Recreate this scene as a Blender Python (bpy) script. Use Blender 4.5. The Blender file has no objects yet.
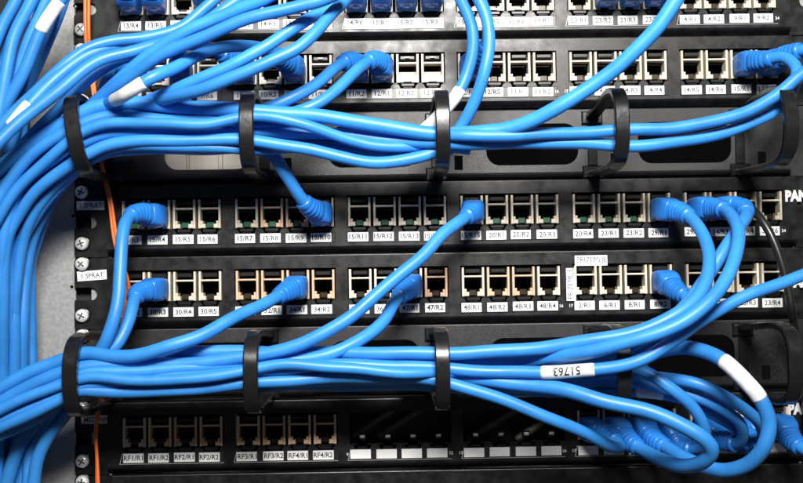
import bpy, bmesh, math, random
import numpy as np
from mathutils import Vector, Matrix
from mathutils.geometry import tessellate_polygon

random.seed(11)
SC = bpy.context.scene
COL = SC.collection
MM = 0.001

# ------------------------------------------------------------------ camera
# millimetres: X right, Y into the rack, Z up; Z = 0 is the label line of the top panel,
# Y = 0 is the face of the patch panels
CAM = np.array([-40.6, -617.8, -161.0])
YAW, PITCH, ROLL, FPX = math.radians(0.76), math.radians(2.26), math.radians(-0.87), 1000.0


def basis():
    f = np.array([math.sin(YAW) * math.cos(PITCH), math.cos(YAW) * math.cos(PITCH), math.sin(PITCH)])
    r0 = np.array([math.cos(YAW), -math.sin(YAW), 0.0])
    u0 = np.cross(r0, f)
    c, s = math.cos(ROLL), math.sin(ROLL)
    return c * r0 + s * u0, -s * r0 + c * u0, f


RI, UP, FW = basis()


def px(x, y, d):
    """photo pixel -> point (mm) on the plane d mm in front of the panel faces"""
    ray = FW + RI * (x - 401.5) / FPX + UP * (241.5 - y) / FPX
    t = (-d - CAM[1]) / ray[1]
    return CAM + ray * t


cam = bpy.data.cameras.new('camera')
cam.sensor_fit = 'HORIZONTAL'
cam.sensor_width = 36.0
cam.lens = 36.0 * FPX / 803.0
cam.clip_start = 0.01
cam.clip_end = 50
cam.dof.use_dof = True
cam.dof.focus_distance = 0.585
cam.dof.aperture_fstop = 14.0
cam_o = bpy.data.objects.new('camera', cam)
COL.objects.link(cam_o)
M = Matrix.Identity(4)
for i in range(3):
    M[i][0], M[i][1], M[i][2], M[i][3] = RI[i], UP[i], -FW[i], CAM[i] * MM
cam_o.matrix_world = M
SC.camera = cam_o

# ------------------------------------------------------------------ light
world = bpy.data.worlds.new('World')
SC.world = world
world.use_nodes = True
bg = world.node_tree.nodes['Background']
bg.inputs[0].default_value = (0.95, 0.97, 1.0, 1)
bg.inputs[1].default_value = 0.06


def area(name, loc, target, w, h, power, col=(1, 1, 1)):
    l = bpy.data.lights.new(name, 'AREA')
    l.shape = 'RECTANGLE'
    l.size, l.size_y = w, h
    l.energy = power
    l.spread = math.radians(95)
    l.color = col
    o = bpy.data.objects.new(name, l)
    COL.objects.link(o)
    o.location = loc
    o.rotation_euler = (Vector(target) - Vector(loc)).to_track_quat('-Z', 'Y').to_euler()
    return o


# photographer's lamp a hand's breadth above the camera
area('flash_lamp', (0.01, -0.74, 0.25), (0.0, 0.0, -0.06), 0.28, 0.17, 4.9, (1.0, 0.97, 0.93))
SC.view_settings.view_transform = 'Standard'
SC.view_settings.look = 'None'
SC.view_settings.exposure = 0.0
SC.view_settings.gamma = 1.0
SC.view_settings.use_curve_mapping = False

# ------------------------------------------------------------------ materials
MAT = {}


def mat(name, col, rough=0.5, metal=0.0, spec=0.5, var=0.0, vscale=200.0, bump=0.0, bscale=1500.0,
        rvar=0.0, coat=0.0, objvar=0.0):
    m = bpy.data.materials.new(name)
    m.use_nodes = True
    nt = m.node_tree
    b = nt.nodes['Principled BSDF']
    b.inputs['Base Color'].default_value = (*col, 1)
    b.inputs['Roughness'].default_value = rough
    b.inputs['Metallic'].default_value = metal
    b.inputs['Specular IOR Level'].default_value = spec
    b.inputs['Coat Weight'].default_value = coat
    tc = nt.nodes.new('ShaderNodeTexCoord')
    src = None
    if var or rvar:
        n = nt.nodes.new('ShaderNodeTexNoise')
        n.inputs['Scale'].default_value = vscale
        n.inputs['Detail'].default_value = 4
        nt.links.new(tc.outputs['Object'], n.inputs['Vector'])
        if var:
            mp = nt.nodes.new('ShaderNodeMapRange')
            mp.inputs[1].default_value, mp.inputs[2].default_value = 0.3, 0.7
            mp.inputs[3].default_value, mp.inputs[4].default_value = 1 - var, 1 + var
            nt.links.new(n.outputs['Fac'], mp.inputs[0])
            src = mp.outputs[0]
        if rvar:
            mr = nt.nodes.new('ShaderNodeMapRange')
            mr.inputs[1].default_value, mr.inputs[2].default_value = 0.3, 0.7
            mr.inputs[3].default_value, mr.inputs[4].default_value = rough - rvar, rough + rvar
            nt.links.new(n.outputs['Fac'], mr.inputs[0])
            nt.links.new(mr.outputs[0], b.inputs['Roughness'])
    if objvar:
        oi = nt.nodes.new('ShaderNodeObjectInfo')
        mo = nt.nodes.new('ShaderNodeMapRange')
        mo.inputs[3].default_value, mo.inputs[4].default_value = 1 - objvar, 1 + objvar
        nt.links.new(oi.outputs['Random'], mo.inputs[0])
        if src is not None:
            mu = nt.nodes.new('ShaderNodeMath')
            mu.operation = 'MULTIPLY'
            nt.links.new(src, mu.inputs[0])
            nt.links.new(mo.outputs[0], mu.inputs[1])
            src = mu.outputs[0]
        else:
            src = mo.outputs[0]
    if src is not None:
        mx = nt.nodes.new('ShaderNodeVectorMath')
        mx.operation = 'SCALE'
        mx.inputs[0].default_value = col
        nt.links.new(src, mx.inputs['Scale'])
        nt.links.new(mx.outputs[0], b.inputs['Base Color'])
    if bump:
        n2 = nt.nodes.new('ShaderNodeTexNoise')
        n2.inputs['Scale'].default_value = bscale
        n2.inputs['Detail'].default_value = 3
        nt.links.new(tc.outputs['Object'], n2.inputs['Vector'])
        bp = nt.nodes.new('ShaderNodeBump')
        bp.inputs['Strength'].default_value = bump
        bp.inputs['Distance'].default_value = 0.0003
        nt.links.new(n2.outputs['Fac'], bp.inputs['Height'])
        nt.links.new(bp.outputs[0], b.inputs['Normal'])
    MAT[name] = m
    return m


mat('panel_black', (0.006, 0.006, 0.0063), 0.38, spec=0.42, var=0.4, vscale=140, bump=0.18, bscale=1300, rvar=0.09)
mat('manager_black', (0.010, 0.010, 0.0105), 0.42, spec=0.5, var=0.35, vscale=500, bump=0.5, bscale=2400, rvar=0.05)
mat('strip_black', (0.016, 0.016, 0.017), 0.30, spec=0.5, var=0.3, vscale=90)
mat('ring_black', (0.008, 0.008, 0.0085), 0.27, spec=0.5, bump=0.12, bscale=500, rvar=0.06, vscale=120)
mat('jack_black', (0.006, 0.006, 0.006), 0.35, spec=0.4)
mat('cavity_black', (0.003, 0.003, 0.003), 0.8, spec=0.1)
mat('jack_cream', (0.64, 0.57, 0.45), 0.30, var=0.12, vscale=300, objvar=0.10)
mat('jack_cream_lit', (0.72, 0.68, 0.60), 0.30, var=0.10, vscale=300, objvar=0.08)  # jack cream whitened, flash light put into the colour
mat('jack_copper', (0.70, 0.47, 0.32), 0.32, var=0.15, vscale=300, objvar=0.12)
mat('jack_tan', (0.68, 0.47, 0.27), 0.32, var=0.15, vscale=300, objvar=0.15)
mat('contact_green', (0.01, 0.09, 0.045), 0.4)
mat('contact_gold_lit', (0.70, 0.55, 0.33), 0.35, metal=0.3, var=0.2, vscale=400)
mat('contact_dark', (0.03, 0.022, 0.012), 0.35, metal=0.4)
mat('paper', (0.80, 0.80, 0.79), 0.55, var=0.04, vscale=150, objvar=0.05)
mat('paper_dirty', (0.66, 0.57, 0.52), 0.6, var=0.25, vscale=250)
mat('ink', (0.015, 0.015, 0.018), 0.6)
mat('ink_faded', (0.05, 0.05, 0.055), 0.6)
mat('clear_edge', (0.35, 0.35, 0.36), 0.25)
mat('print_white', (0.75, 0.75, 0.75), 0.5)
mat('cable_blue', (0.031, 0.228, 0.63), 0.43, spec=0.5, var=0.12, vscale=60, bump=0.30, bscale=170, rvar=0.05, objvar=0.10)
mat('boot_blue', (0.018, 0.175, 0.58), 0.34, spec=0.5, var=0.08, vscale=120, bump=0.05, bscale=400, objvar=0.10)
mat('sleeve_white', (0.76, 0.76, 0.77), 0.4, var=0.16, vscale=160, bump=0.35, bscale=260)
mat('fibre_orange', (0.75, 0.17, 0.035), 0.4, var=0.1, vscale=80)
mat('cable_black', (0.012, 0.012, 0.012), 0.32, bump=0.1, bscale=300)
mat('zinc', (0.37, 0.37, 0.365), 0.46, metal=0.35, var=0.11, vscale=420, bump=0.12, bscale=900, rvar=0.08)
mat('screw_steel', (0.88, 0.88, 0.86), 0.28, metal=0.35, var=0.15, vscale=500, bump=0.15, bscale=900)
mat('recess_shade', (0.06, 0.06, 0.06), 0.5, metal=0.5)
mat('cabinet_grey', (0.22, 0.21, 0.195), 0.6, var=0.15, vscale=20)
mat('bracket_beige', (0.40, 0.37, 0.33), 0.45, metal=0.2, var=0.1, vscale=40)
mat('streak_tan', (0.16, 0.145, 0.12), 0.5)
mat('cabinet_dark', (0.012, 0.012, 0.013), 0.7)


# ------------------------------------------------------------------ mesh helpers (all in mm)
def make(name, verts, faces, mats, parent=None, loc=(0, 0, 0), midx=None, smooth=False):
    me = bpy.data.meshes.new(name)
    me.from_pydata([tuple(c * MM for c in v) for v in verts], [], faces)
    for m in (mats if isinstance(mats, (list, tuple)) else [mats]):
        me.materials.append(MAT[m])
    if midx is not None:
        me.polygons.foreach_set('material_index', midx)
    if smooth:
        me.polygons.foreach_set('use_smooth', [True] * len(me.polygons))
    me.update()
    return link(name, me, parent, loc)


def link(name, me, parent=None, loc=(0, 0, 0), rot=None):
    o = bpy.data.objects.new(name, me)
    COL.objects.link(o)
    o.location = [c * MM for c in loc]
    if rot:
        o.rotation_euler = rot
    if parent:
        o.parent = parent
    return o


def thing(name, label, cat, loc=(0, 0, 0), group=None):
    o = bpy.data.objects.new(name, None)
    o.empty_display_size = 0.01
    COL.objects.link(o)
    o.location = [c * MM for c in loc]
    tag(o, label, cat, group)
    return o


def tag(o, label, cat, group=None):
    o['label'] = label
    o['category'] = cat
    if group:
        o['group'] = group


class MB:
    def __init__(s):
        s.v, s.f, s.m = [], [], []

    def add(s, vs, fs, m=0):
        k = len(s.v)
        s.v += [tuple(v) for v in vs]
        s.f += [tuple(i + k for i in f) for f in fs]
        s.m += [m] * len(fs)

    def box(s, x0, x1, y0, y1, z0, z1, m=0, c=0.0):
        """box whose front (y0) edges are chamfered by c"""
        if c:
            vs = [(x0 + c, y0, z0 + c), (x1 - c, y0, z0 + c), (x1 - c, y0, z1 - c), (x0 + c, y0, z1 - c),
                  (x0, y0 + c, z0), (x1, y0 + c, z0), (x1, y0 + c, z1), (x0, y0 + c, z1),
                  (x0, y1, z0), (x1, y1, z0), (x1, y1, z1), (x0, y1, z1)]
            fs = [(0, 1, 2, 3)]
            for b in (0, 4):
                for i in range(4):
                    j = (i + 1) % 4
                    fs.append((b + i, b + 4 + i, b + 4 + j, b + j))
            fs.append((11, 10, 9, 8))
        else:
            vs = [(x0, y0, z0), (x1, y0, z0), (x1, y0, z1), (x0, y0, z1),
                  (x0, y1, z0), (x1, y1, z0), (x1, y1, z1), (x0, y1, z1)]
            fs = [(0, 1, 2, 3), (0, 4, 5, 1), (1, 5, 6, 2), (2, 6, 7, 3), (3, 7, 4, 0), (7, 6, 5, 4)]
        s.add(vs, fs, m)

    def plate(s, outer, holes, y0, y1, m=0):
        """flat plate in XZ with polygon holes, front at y0, back at y1 (outer counter-clockwise)"""
        loops = [outer] + holes
        tris = tessellate_polygon([[Vector((x, z, 0)) for x, z in l] for l in loops])
        flat = [p for l in loops for p in l]
        n = len(flat)
        vs = [(x, y0, z) for x, z in flat] + [(x, y1, z) for x, z in flat]
        fs = []
        for a, b, c in tris:
            (ax, az), (bx, bz), (cx, cz) = flat[a], flat[b], flat[c]
            if (bx - ax) * (cz - az) - (bz - az) * (cx - ax) < 0:
                a, b, c = a, c, b
            fs.append((a, b, c))
            fs.append((c + n, b + n, a + n))
        k = 0
        for l in loops:
            q = len(l)
            for i in range(q):
                j = (i + 1) % q
                fs.append((k + i, k + i + n, k + j + n, k + j))
            k += q
        s.add(vs, fs, m)

    def strip(s, prof, x0, x1, m=0):
        """profile of (y, z) points swept along X"""
        n = len(prof)
        vs = [(x0, y, z) for y, z in prof] + [(x1, y, z) for y, z in prof]
        fs = [(i, i + 1, n + i + 1, n + i) for i in range(n - 1)]
        s.add(vs, fs, m)

    def lathe(s, prof, cx, cz, m=0, seg=20):
        """profile of (radius, y) round an axis along Y"""
        vs, fs = [], []
        for r, y in prof:
            for k in range(seg):
                a = 2 * math.pi * k / seg
                vs.append((cx + r * math.cos(a), y, cz + r * math.sin(a)))
        for i in range(len(prof) - 1):
            for k in range(seg):
                j = (k + 1) % seg
                fs.append((i * seg + k, (i + 1) * seg + k, (i + 1) * seg + j, i * seg + j))
        fs.append(tuple(range(seg)))
        s.add(vs, fs, m)

    def build(s, name, mats, parent=None, loc=(0, 0, 0), smooth=False):
        return make(name, s.v, s.f, mats, parent, loc, s.m, smooth)


def rrect(x0, x1, z0, z1, r, n=5, ccw=True):
    pts = []
    for cx, cz, a0 in ((x1 - r, z0 + r, -90), (x1 - r, z1 - r, 0), (x0 + r, z1 - r, 90), (x0 + r, z0 + r, 180)):
        for k in range(n + 1):
            a = math.radians(a0 + 90 * k / n)
            pts.append((cx + r * math.cos(a), cz + r * math.sin(a)))
    return pts if ccw else pts[::-1]


def circ(cx, cz, r, n=14):
    return [(cx + r * math.cos(2 * math.pi * k / n), cz + r * math.sin(2 * math.pi * k / n)) for k in range(n)]


def catmull(P, step):
    P = [np.array(p, float) for p in P]
    P = [2 * P[0] - P[1]] + P + [2 * P[-1] - P[-2]]
    out = []
    for i in range(1, len(P) - 2):
        p0, p1, p2, p3 = P[i - 1:i + 3]
        t0 = 0.0
        t1 = t0 + max(np.linalg.norm(p1 - p0), 1e-3) ** .5
        t2 = t1 + max(np.linalg.norm(p2 - p1), 1e-3) ** .5
        t3 = t2 + max(np.linalg.norm(p3 - p2), 1e-3) ** .5
        for k in range(16):
            t = t1 + (t2 - t1) * k / 16
            a1 = (t1 - t) / (t1 - t0) * p0 + (t - t0) / (t1 - t0) * p1
            a2 = (t2 - t) / (t2 - t1) * p1 + (t - t1) / (t2 - t1) * p2
            a3 = (t3 - t) / (t3 - t2) * p2 + (t - t2) / (t3 - t2) * p3
            b1 = (t2 - t) / (t2 - t0) * a1 + (t - t0) / (t2 - t0) * a2
            b2 = (t3 - t) / (t3 - t1) * a2 + (t - t1) / (t3 - t1) * a3
            out.append((t2 - t) / (t2 - t1) * b1 + (t - t1) / (t2 - t1) * b2)
    out.append(P[-2])
    out = np.array(out)
    # smooth a little, then resample by length
    for _ in range(6):
        out[1:-1] = 0.25 * out[:-2] + 0.5 * out[1:-1] + 0.25 * out[2:]
    return resample(out, step)


def resample(out, step):
    L = np.concatenate([[0], np.cumsum(np.linalg.norm(np.diff(out, axis=0), axis=1))])
    n = max(2, int(L[-1] / step) + 1)
    s = np.linspace(0, L[-1], n)
    return np.stack([np.interp(s, L, out[:, k]) for k in range(3)], 1), s


def frames(P, side=None):
    T = np.gradient(P, axis=0)
    T /= np.linalg.norm(T, axis=1)[:, None]
    n = np.array(side if side is not None else ([0, 0, 1.0] if abs(T[0][2]) < 0.9 else [1.0, 0, 0]), float)
    N, B = [], []
    for t in T:
        n = n - t * n.dot(t)
        n /= np.linalg.norm(n)
        N.append(n.copy())
        B.append(np.cross(t, n))
    return T, np.array(N), np.array(B)


def sweep(mb, P, sec, side=None, m=0, cap=True):
    """sec(i) -> list of (a, b) in the frame (n, b)"""
    T, N, B = frames(P, side)
    vs, fs = [], []
    q = None
    for i, p in enumerate(P):
        pts = sec(i)
        q = len(pts)
        for a, b in pts:
            vs.append(p + N[i] * a + B[i] * b)
    for i in range(len(P) - 1):
        for k in range(q):
            j = (k + 1) % q
            fs.append((i * q + k, i * q + j, (i + 1) * q + j, (i + 1) * q + k))
    if cap:
        fs.append(tuple(range(q))[::-1])
        fs.append(tuple((len(P) - 1) * q + k for k in range(q)))
    mb.add(vs, fs, m)


def ring_sec(r, n=16):
    return [(r * math.cos(2 * math.pi * k / n), r * math.sin(2 * math.pi * k / n)) for k in range(n)]


# ------------------------------------------------------------------ lettering
TEXT = {}


def prep_texts(items):
    """items: set of (string, size mm, bold, width) -> flat meshes in XZ centred on the origin, facing -Y"""
    tmp = []
    for key in sorted(items):
        s, size, bold, width = key
        c = bpy.data.curves.new('lettering', 'FONT')
        c.body = s
        c.size = size * MM * 1.35
        c.align_x, c.align_y = 'CENTER', 'CENTER'
        c.resolution_u = 2
        c.offset = bold * MM
        o = bpy.data.objects.new('lettering', c)
        COL.objects.link(o)
        tmp.append((key, o))
    bpy.context.view_layer.update()
    dg = bpy.context.evaluated_depsgraph_get()
    for key, o in tmp:
        me = bpy.data.meshes.new_from_object(o.evaluated_get(dg))
        me.name = 'lettering'
        n = len(me.vertices)
        co = np.zeros(n * 3)
        me.vertices.foreach_get('co', co)
        co = co.reshape(-1, 3)
        lo, hi = co.min(0), co.max(0)
        co -= (lo + hi) / 2
        k = min(1.0, key[3] * MM / (hi[0] - lo[0]))
        if key[0] in ('1', '8', '9'):
            k = 1.0
        new = np.stack([co[:, 0] * k, -co[:, 2], co[:, 1]], 1)
        me.vertices.foreach_set('co', new.ravel())
        me.update()
        TEXT[key] = me
        cu = o.data
        bpy.data.objects.remove(o)
        bpy.data.curves.remove(cu)


def lettering(key, ink, parent, loc, rot=None):
    ck = (key, ink)
    if ck not in TEXT:
        me = TEXT[key].copy()
        me.materials.clear()
        me.materials.append(MAT[ink])
        TEXT[ck] = me
    return link('lettering', TEXT[ck], parent, loc, rot)


def seq(pre, a, b):
    return ['%s/R%d' % (pre, i) for i in range(a, b + 1)]


ROWS = [
    seq('13', 4, 6) + seq('14', 1, 6) + seq('15', 1, 6) + ['19/R1'] + seq('23', 1, 4) + seq('4', 1, 2) + seq('9', 1, 2),
    seq('9', 3, 6) + seq('10', 1, 3) + seq('11', 1, 2) + seq('12', 1, 5) + seq('13', 1, 2) + seq('14', 1, 6) + seq('15', 1, 2),
    seq('15', 3, 15) + seq('20', 1, 4) + seq('23', 1, 2) + seq('29', 1, 2) + seq('34', 3, 4) + ['30/R6'],
    seq('30', 2, 6) + ['32/R1'] + seq('34', 1, 2) + seq('36', 1, 2) + seq('47', 1, 2) + seq('48', 1, 4)
    + ['2/R1', '6/R1', '8/R1', '8/R2'] + seq('23', 1, 4),
    seq('RF1', 1, 2) + seq('RF2', 1, 2) + seq('RF3', 1, 2) + seq('RF4', 1, 2) + [''] * 16,
]
BOLD = {(1, 8), (1, 9), (1, 13), (2, 12), (2, 7), (3, 1), (3, 6), (3, 10), (3, 11), (3, 19), (2, 19), (2, 21)}
FADED = {(0, c) for c in range(14, 24)} | {(1, c) for c in range(14, 24)} | {(2, 8), (2, 9), (2, 10), (2, 11)}
ZROW = [-44.45 * k for k in (0, 1, 3, 4, 6)]
GP, JP = 69.65, 15.60


def jx(c):
    return (c // 4 - 2.5) * GP + (c % 4 - 1.5) * JP


def lab_key(r, c):
    return (ROWS[r][c], 3.15, 0.12 if (r, c) in BOLD else 0.075, 11.6)


keys = {lab_key(r, c) for r in range(5) for c in range(24) if ROWS[r][c]}
NUM = {0: [(5, 1)], 1: [(3, 1), (4, 0)], 2: [(5, 1)], 3: [(3, 1), (4, 0)], 4: [(2, 0), (2, 1), (3, 0), (3, 1), (4, 0)]}
for r, l in NUM.items():
    for g, e in l:
        keys.add((str(4 * g + (4 if e else 1)), 1.9, 0.05, 3.4))
LOGO = ('PANDUIT', 6.6, 0.55, 31.0)
SPRAT, MEZ = ('1 SPRAT', 3.1, 0.05, 13.5), ('MEZANIN', 3.1, 0.05, 15.5)
PRIZ = ('PRIZEMLJE', 3.5, 0.0, 18.5)
SLV = ('51763', 4.4, 0.06, 18.0)
keys |= {LOGO, SPRAT, MEZ, PRIZ, SLV}
prep_texts(keys)

# ------------------------------------------------------------------ the rack: rails and cabinet back
XL = px(31, 300, -6)[0]
XEAR = px(74.5, 260, -3)[0]
XSCR = px(82, 263, -2)[0]
ZTOP, ZBOT = 75.0, -345.0


def rail(name, sgn, label):
    o = thing(name, label, 'rack rail', (0, 6, 0))
    mb = MB()
    holes = []
    base = ZROW[0] + 34.0
    for u in range(-1, 9):
        top = base - 44.45 * u
        for dz in (3.9, 21.9, 35.6):
            holes.append(rrect(XSCR - 5.2, XSCR + 4.6, top - dz - 4.6, top - dz + 4.6, 0.6, 2, False))
    for (x, y) in ((75, 6), (73, 216), (72, 287), (77, 429)):
        p = px(x, y, -6)
        holes.append(circ(p[0] - 0.2, p[2], 1.1, 10)[::-1])
    holes = [h for h in holes if min(p[1] for p in h) > ZBOT + 2 and max(p[1] for p in h) < ZTOP - 2]
    outer = [(XL, ZBOT), (-213, ZBOT), (-213, ZTOP), (XL, ZTOP)]
    mb.plate(outer, holes, 0, 2.0)
    # returned flange along the outer edge
    mb.strip([(0.05, 0), (0.6, -1.0), (2.0, -1.5), (40, -1.5)], 0, 1)
    # turn the strip (it runs along X) into a vertical flange
    k = len(mb.v) - 8
    for i in range(8):
        x, y, z = mb.v[k + i]
        mb.v[k + i] = (XL + z, y, ZBOT if x == 0 else ZTOP)
    if sgn > 0:
        mb.v = [(-x, y, z) for x, y, z in mb.v]
        mb.f = [tuple(reversed(f)) for f in mb.f]
    mb.build('rail_face', 'zinc', o)
    mb = MB()
    mb.box(XL + 6, -214, 6.5, 9.0, ZBOT, ZTOP)
    if sgn > 0:
        mb.v = [(-x, y, z) for x, y, z in mb.v]
        mb.f = [tuple(reversed(f)) for f in mb.f]
    mb.build('hole_shade', 'cabinet_dark', o)  # added dark plate, stands in for the shade behind the rail holes
    return o


rail('rack_rail', -1, 'grey galvanised mounting rail behind the cables on the left side')
rail('rack_rail', 1, 'galvanised mounting rail at the right edge behind the panel ears')

mb = MB()
mb.box(XL - 1.6, 420, 95, 100, -420, 150)
bw = mb.build('back_wall', 'cabinet_grey')
bw['kind'] = 'structure'
mb = MB()
mb.box(-420, XL - 1.7, 46, 100, -420, 150)
sw = mb.build('side_wall', 'cabinet_dark')
sw['kind'] = 'structure'


# ------------------------------------------------------------------ screws
def screw_meshes():
    a = MB()
    a.lathe([(4.05, 0.0), (4.1, -0.7), (3.85, -1.5), (3.2, -2.2), (2.2, -2.65), (1.0, -2.85), (0.3, -2.9)][::-1], 0, 0, 0, 22)
    o = a.build('screw', 'screw_steel', smooth=True)
    b = MB()
    for (w, h) in ((0.45, 2.3), (2.3, 0.45)):
        b.box(-w, w, -2.93 if w < 1 else -2.91, -2.2, -h, h, 0, 0.12)  # dark proud bars imitate the shade inside the cross recess
    r = b.build('cross_recess', 'recess_shade')
    c = MB()
    c.lathe([(3.4, -1.1), (4.6, -1.1), (5.0, -0.7), (5.2, 0.0)], 0, 0, 0, 22)
    w = c.build('cup_washer', 'ring_black', smooth=True)
    res = (o.data, r.data, w.data)
    for q in (o, r, w):
        bpy.data.objects.remove(q)
    return res


SCREW, RECESS, WASHER = screw_meshes()


def screw(parent, x, y, z):
    o = link('screw', SCREW, parent, (x, y - 1.0, z), (0, random.uniform(0, 1.5), 0))
    link('cross_recess', RECESS, o)
    link('cup_washer', WASHER, o, (0, 1.0, 0))


# ------------------------------------------------------------------ jacks
def jack_mesh(kind):
    mb = MB()
    c = 0.35
    for s in (-1, 1):
        x0, x1 = sorted((s * 5.55, s * 6.95))
        mb.box(x0, x1, -0.9, 7, 6.6, 24.5, 0, c)
        f0, f1 = sorted((s * 2.5, s * 5.55))
        mb.box(f0, f1, -0.55, 7, 6.8, 9.4, 0, c)
        g0, g1 = sorted((s * 4.1, s * 5.55))
        mb.box(g0, g1, -0.45, 7, 9.42, 11.3, 0, 0.3)
        # thin shoulder teeth
        t0, t1 = sorted((s * 6.3, s * 7.6))
        mb.box(t0, t1, -0.2, 6, 5.6, 6.58, 1, 0.2)
    mb.box(-5.55, 5.55, -0.4, 7, 18.4, 19.5, 0, 0.3)
    if kind == 'tab':
        mb.box(-2.6, 2.6, -0.7, 6, 7.2, 8.4, 0, 0.3)
        mb.box(-1.5, 1.5, -0.9, 6, 22.0, 22.9, 0, 0.2)
    # latch lip in the upper window, release tab underneath
    mb.box(-4.7, 4.7, 0.4, 6, 21.2, 23.8, 1, 0.5)
    mb.box(-4.2, 4.2, -1.0, 5, 4.2, 6.2, 1, 0.4)
    mb.box(-3.0, 3.0, -0.4, 5, 3.4, 4.18, 1, 0.3)
    # open black cavity behind (five walls)
    x, z0, z1, y0, y1 = 7.75, 3.0, 25.9, 2.0, 16.0
    v = [(-x, y0, z0), (x, y0, z0), (x, y0, z1), (-x, y0, z1), (-x, y1, z0), (x, y1, z0), (x, y1, z1), (-x, y1, z1)]
    mb.add(v, [(0, 1, 5, 4), (1, 2, 6, 5), (2, 3, 7, 6), (3, 0, 4, 7), (4, 5, 6, 7)], 2)
    return mb


JACKS = {}
for kind, m in (('cream', 'jack_cream'), ('white', 'jack_cream_lit'), ('copper', 'jack_copper'), ('tan', 'jack_tan')):
    mb = jack_mesh('tab' if kind == 'white' else 'plain')
    o = mb.build('jack', [m, 'jack_black', 'cavity_black'])
    JACKS[kind] = o.data
    bpy.data.objects.remove(o)


def contact_mesh(m):
    mb = MB()
    mb.box(-2.2, 2.2, 2.5, 9, 7.2, 10.6, 0, 0.3)
    for k in range(8):
        xx = (k - 3.5) * 1.02
        mb.box(xx - 0.2, xx + 0.2, 4.5, 12, 16.6, 17.4, 0)
    o = mb.build('contacts', m)
    d = o.data
    bpy.data.objects.remove(o)
    return d


def lit_contact_mesh():  # gold plate with the lit jack interior put into its colour
    mb = MB()
    mb.box(-5.3, 5.3, 1.2, 6, 9.45, 13.6, 0, 0.5)
    mb.box(-2.4, 2.4, 0.6, 6, 8.45, 9.4, 0, 0.3)
    o = mb.build('contacts', 'contact_gold_lit')
    d = o.data
    bpy.data.objects.remove(o)
    return d


CONTACT_B = lit_contact_mesh()
CONTACT_G, CONTACT_D = contact_mesh('contact_green'), contact_mesh('contact_dark')


def empty_bay_mesh():
    mb = MB()
    # small spring latch seen at the foot of an empty module bay
    mb.box(-2.3, 2.3, 1.0, 5, 7.6, 12.0, 0, 0.9)
    mb.box(-1.5, 1.5, -0.2, 1.2, 9.7, 11.5, 1, 0.5)  # pale nub: white highlight of the glossy latch, built as a block
    mb.box(-6.8, -3.2, 0.6, 4, 5.4, 6.4, 0, 0.2)
    mb.box(3.2, 6.8, 0.6, 4, 5.4, 6.4, 0, 0.2)
    mb.box(-3.0, 3.0, -0.6, 4, 3.6, 4.6, 0, 0.3)
    o = mb.build('bay_latch', ['ring_black', 'screw_steel'])
    d = o.data
    bpy.data.objects.remove(o)
    return d


BAY = empty_bay_mesh()


# ------------------------------------------------------------------ patch panels
def ear(parent, sgn, zmid_notch=True):
    """flat mounting ear with an open notch half way up"""
    zt, zb = 33.6, -10.0
    zm = (zt + zb) / 2
    x0, x1 = XEAR, -214.0
    pts = [(x0, zb + 1.2), (x0 + 1.2, zb), (x1, zb), (x1, zt), (x0 + 1.2, zt), (x0, zt - 1.2)]
    xe = XSCR + 9.0
    notch = [(x0, zm + 3.9)]
    for k in range(9):
        a = math.radians(90 - 180 * k / 8)
        notch.append((xe - 3.0 + 3.0 * math.cos(a), zm + 3.9 * math.sin(a)))
    notch.append((x0, zm - 3.9))
    pts += notch
    mb = MB()
    mb.plate(pts, [], 3.0, 5.8)
    if sgn > 0:
        mb.v = [(-x, y, z) for x, y, z in mb.v]
        mb.f = [tuple(reversed(f)) for f in mb.f]
    mb.build('mounting_ear', 'panel_black', parent)
    for dz in (zt - 3.4, zb + 8.4):
        screw(parent, sgn * -XSCR, 3.0, dz)


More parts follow.
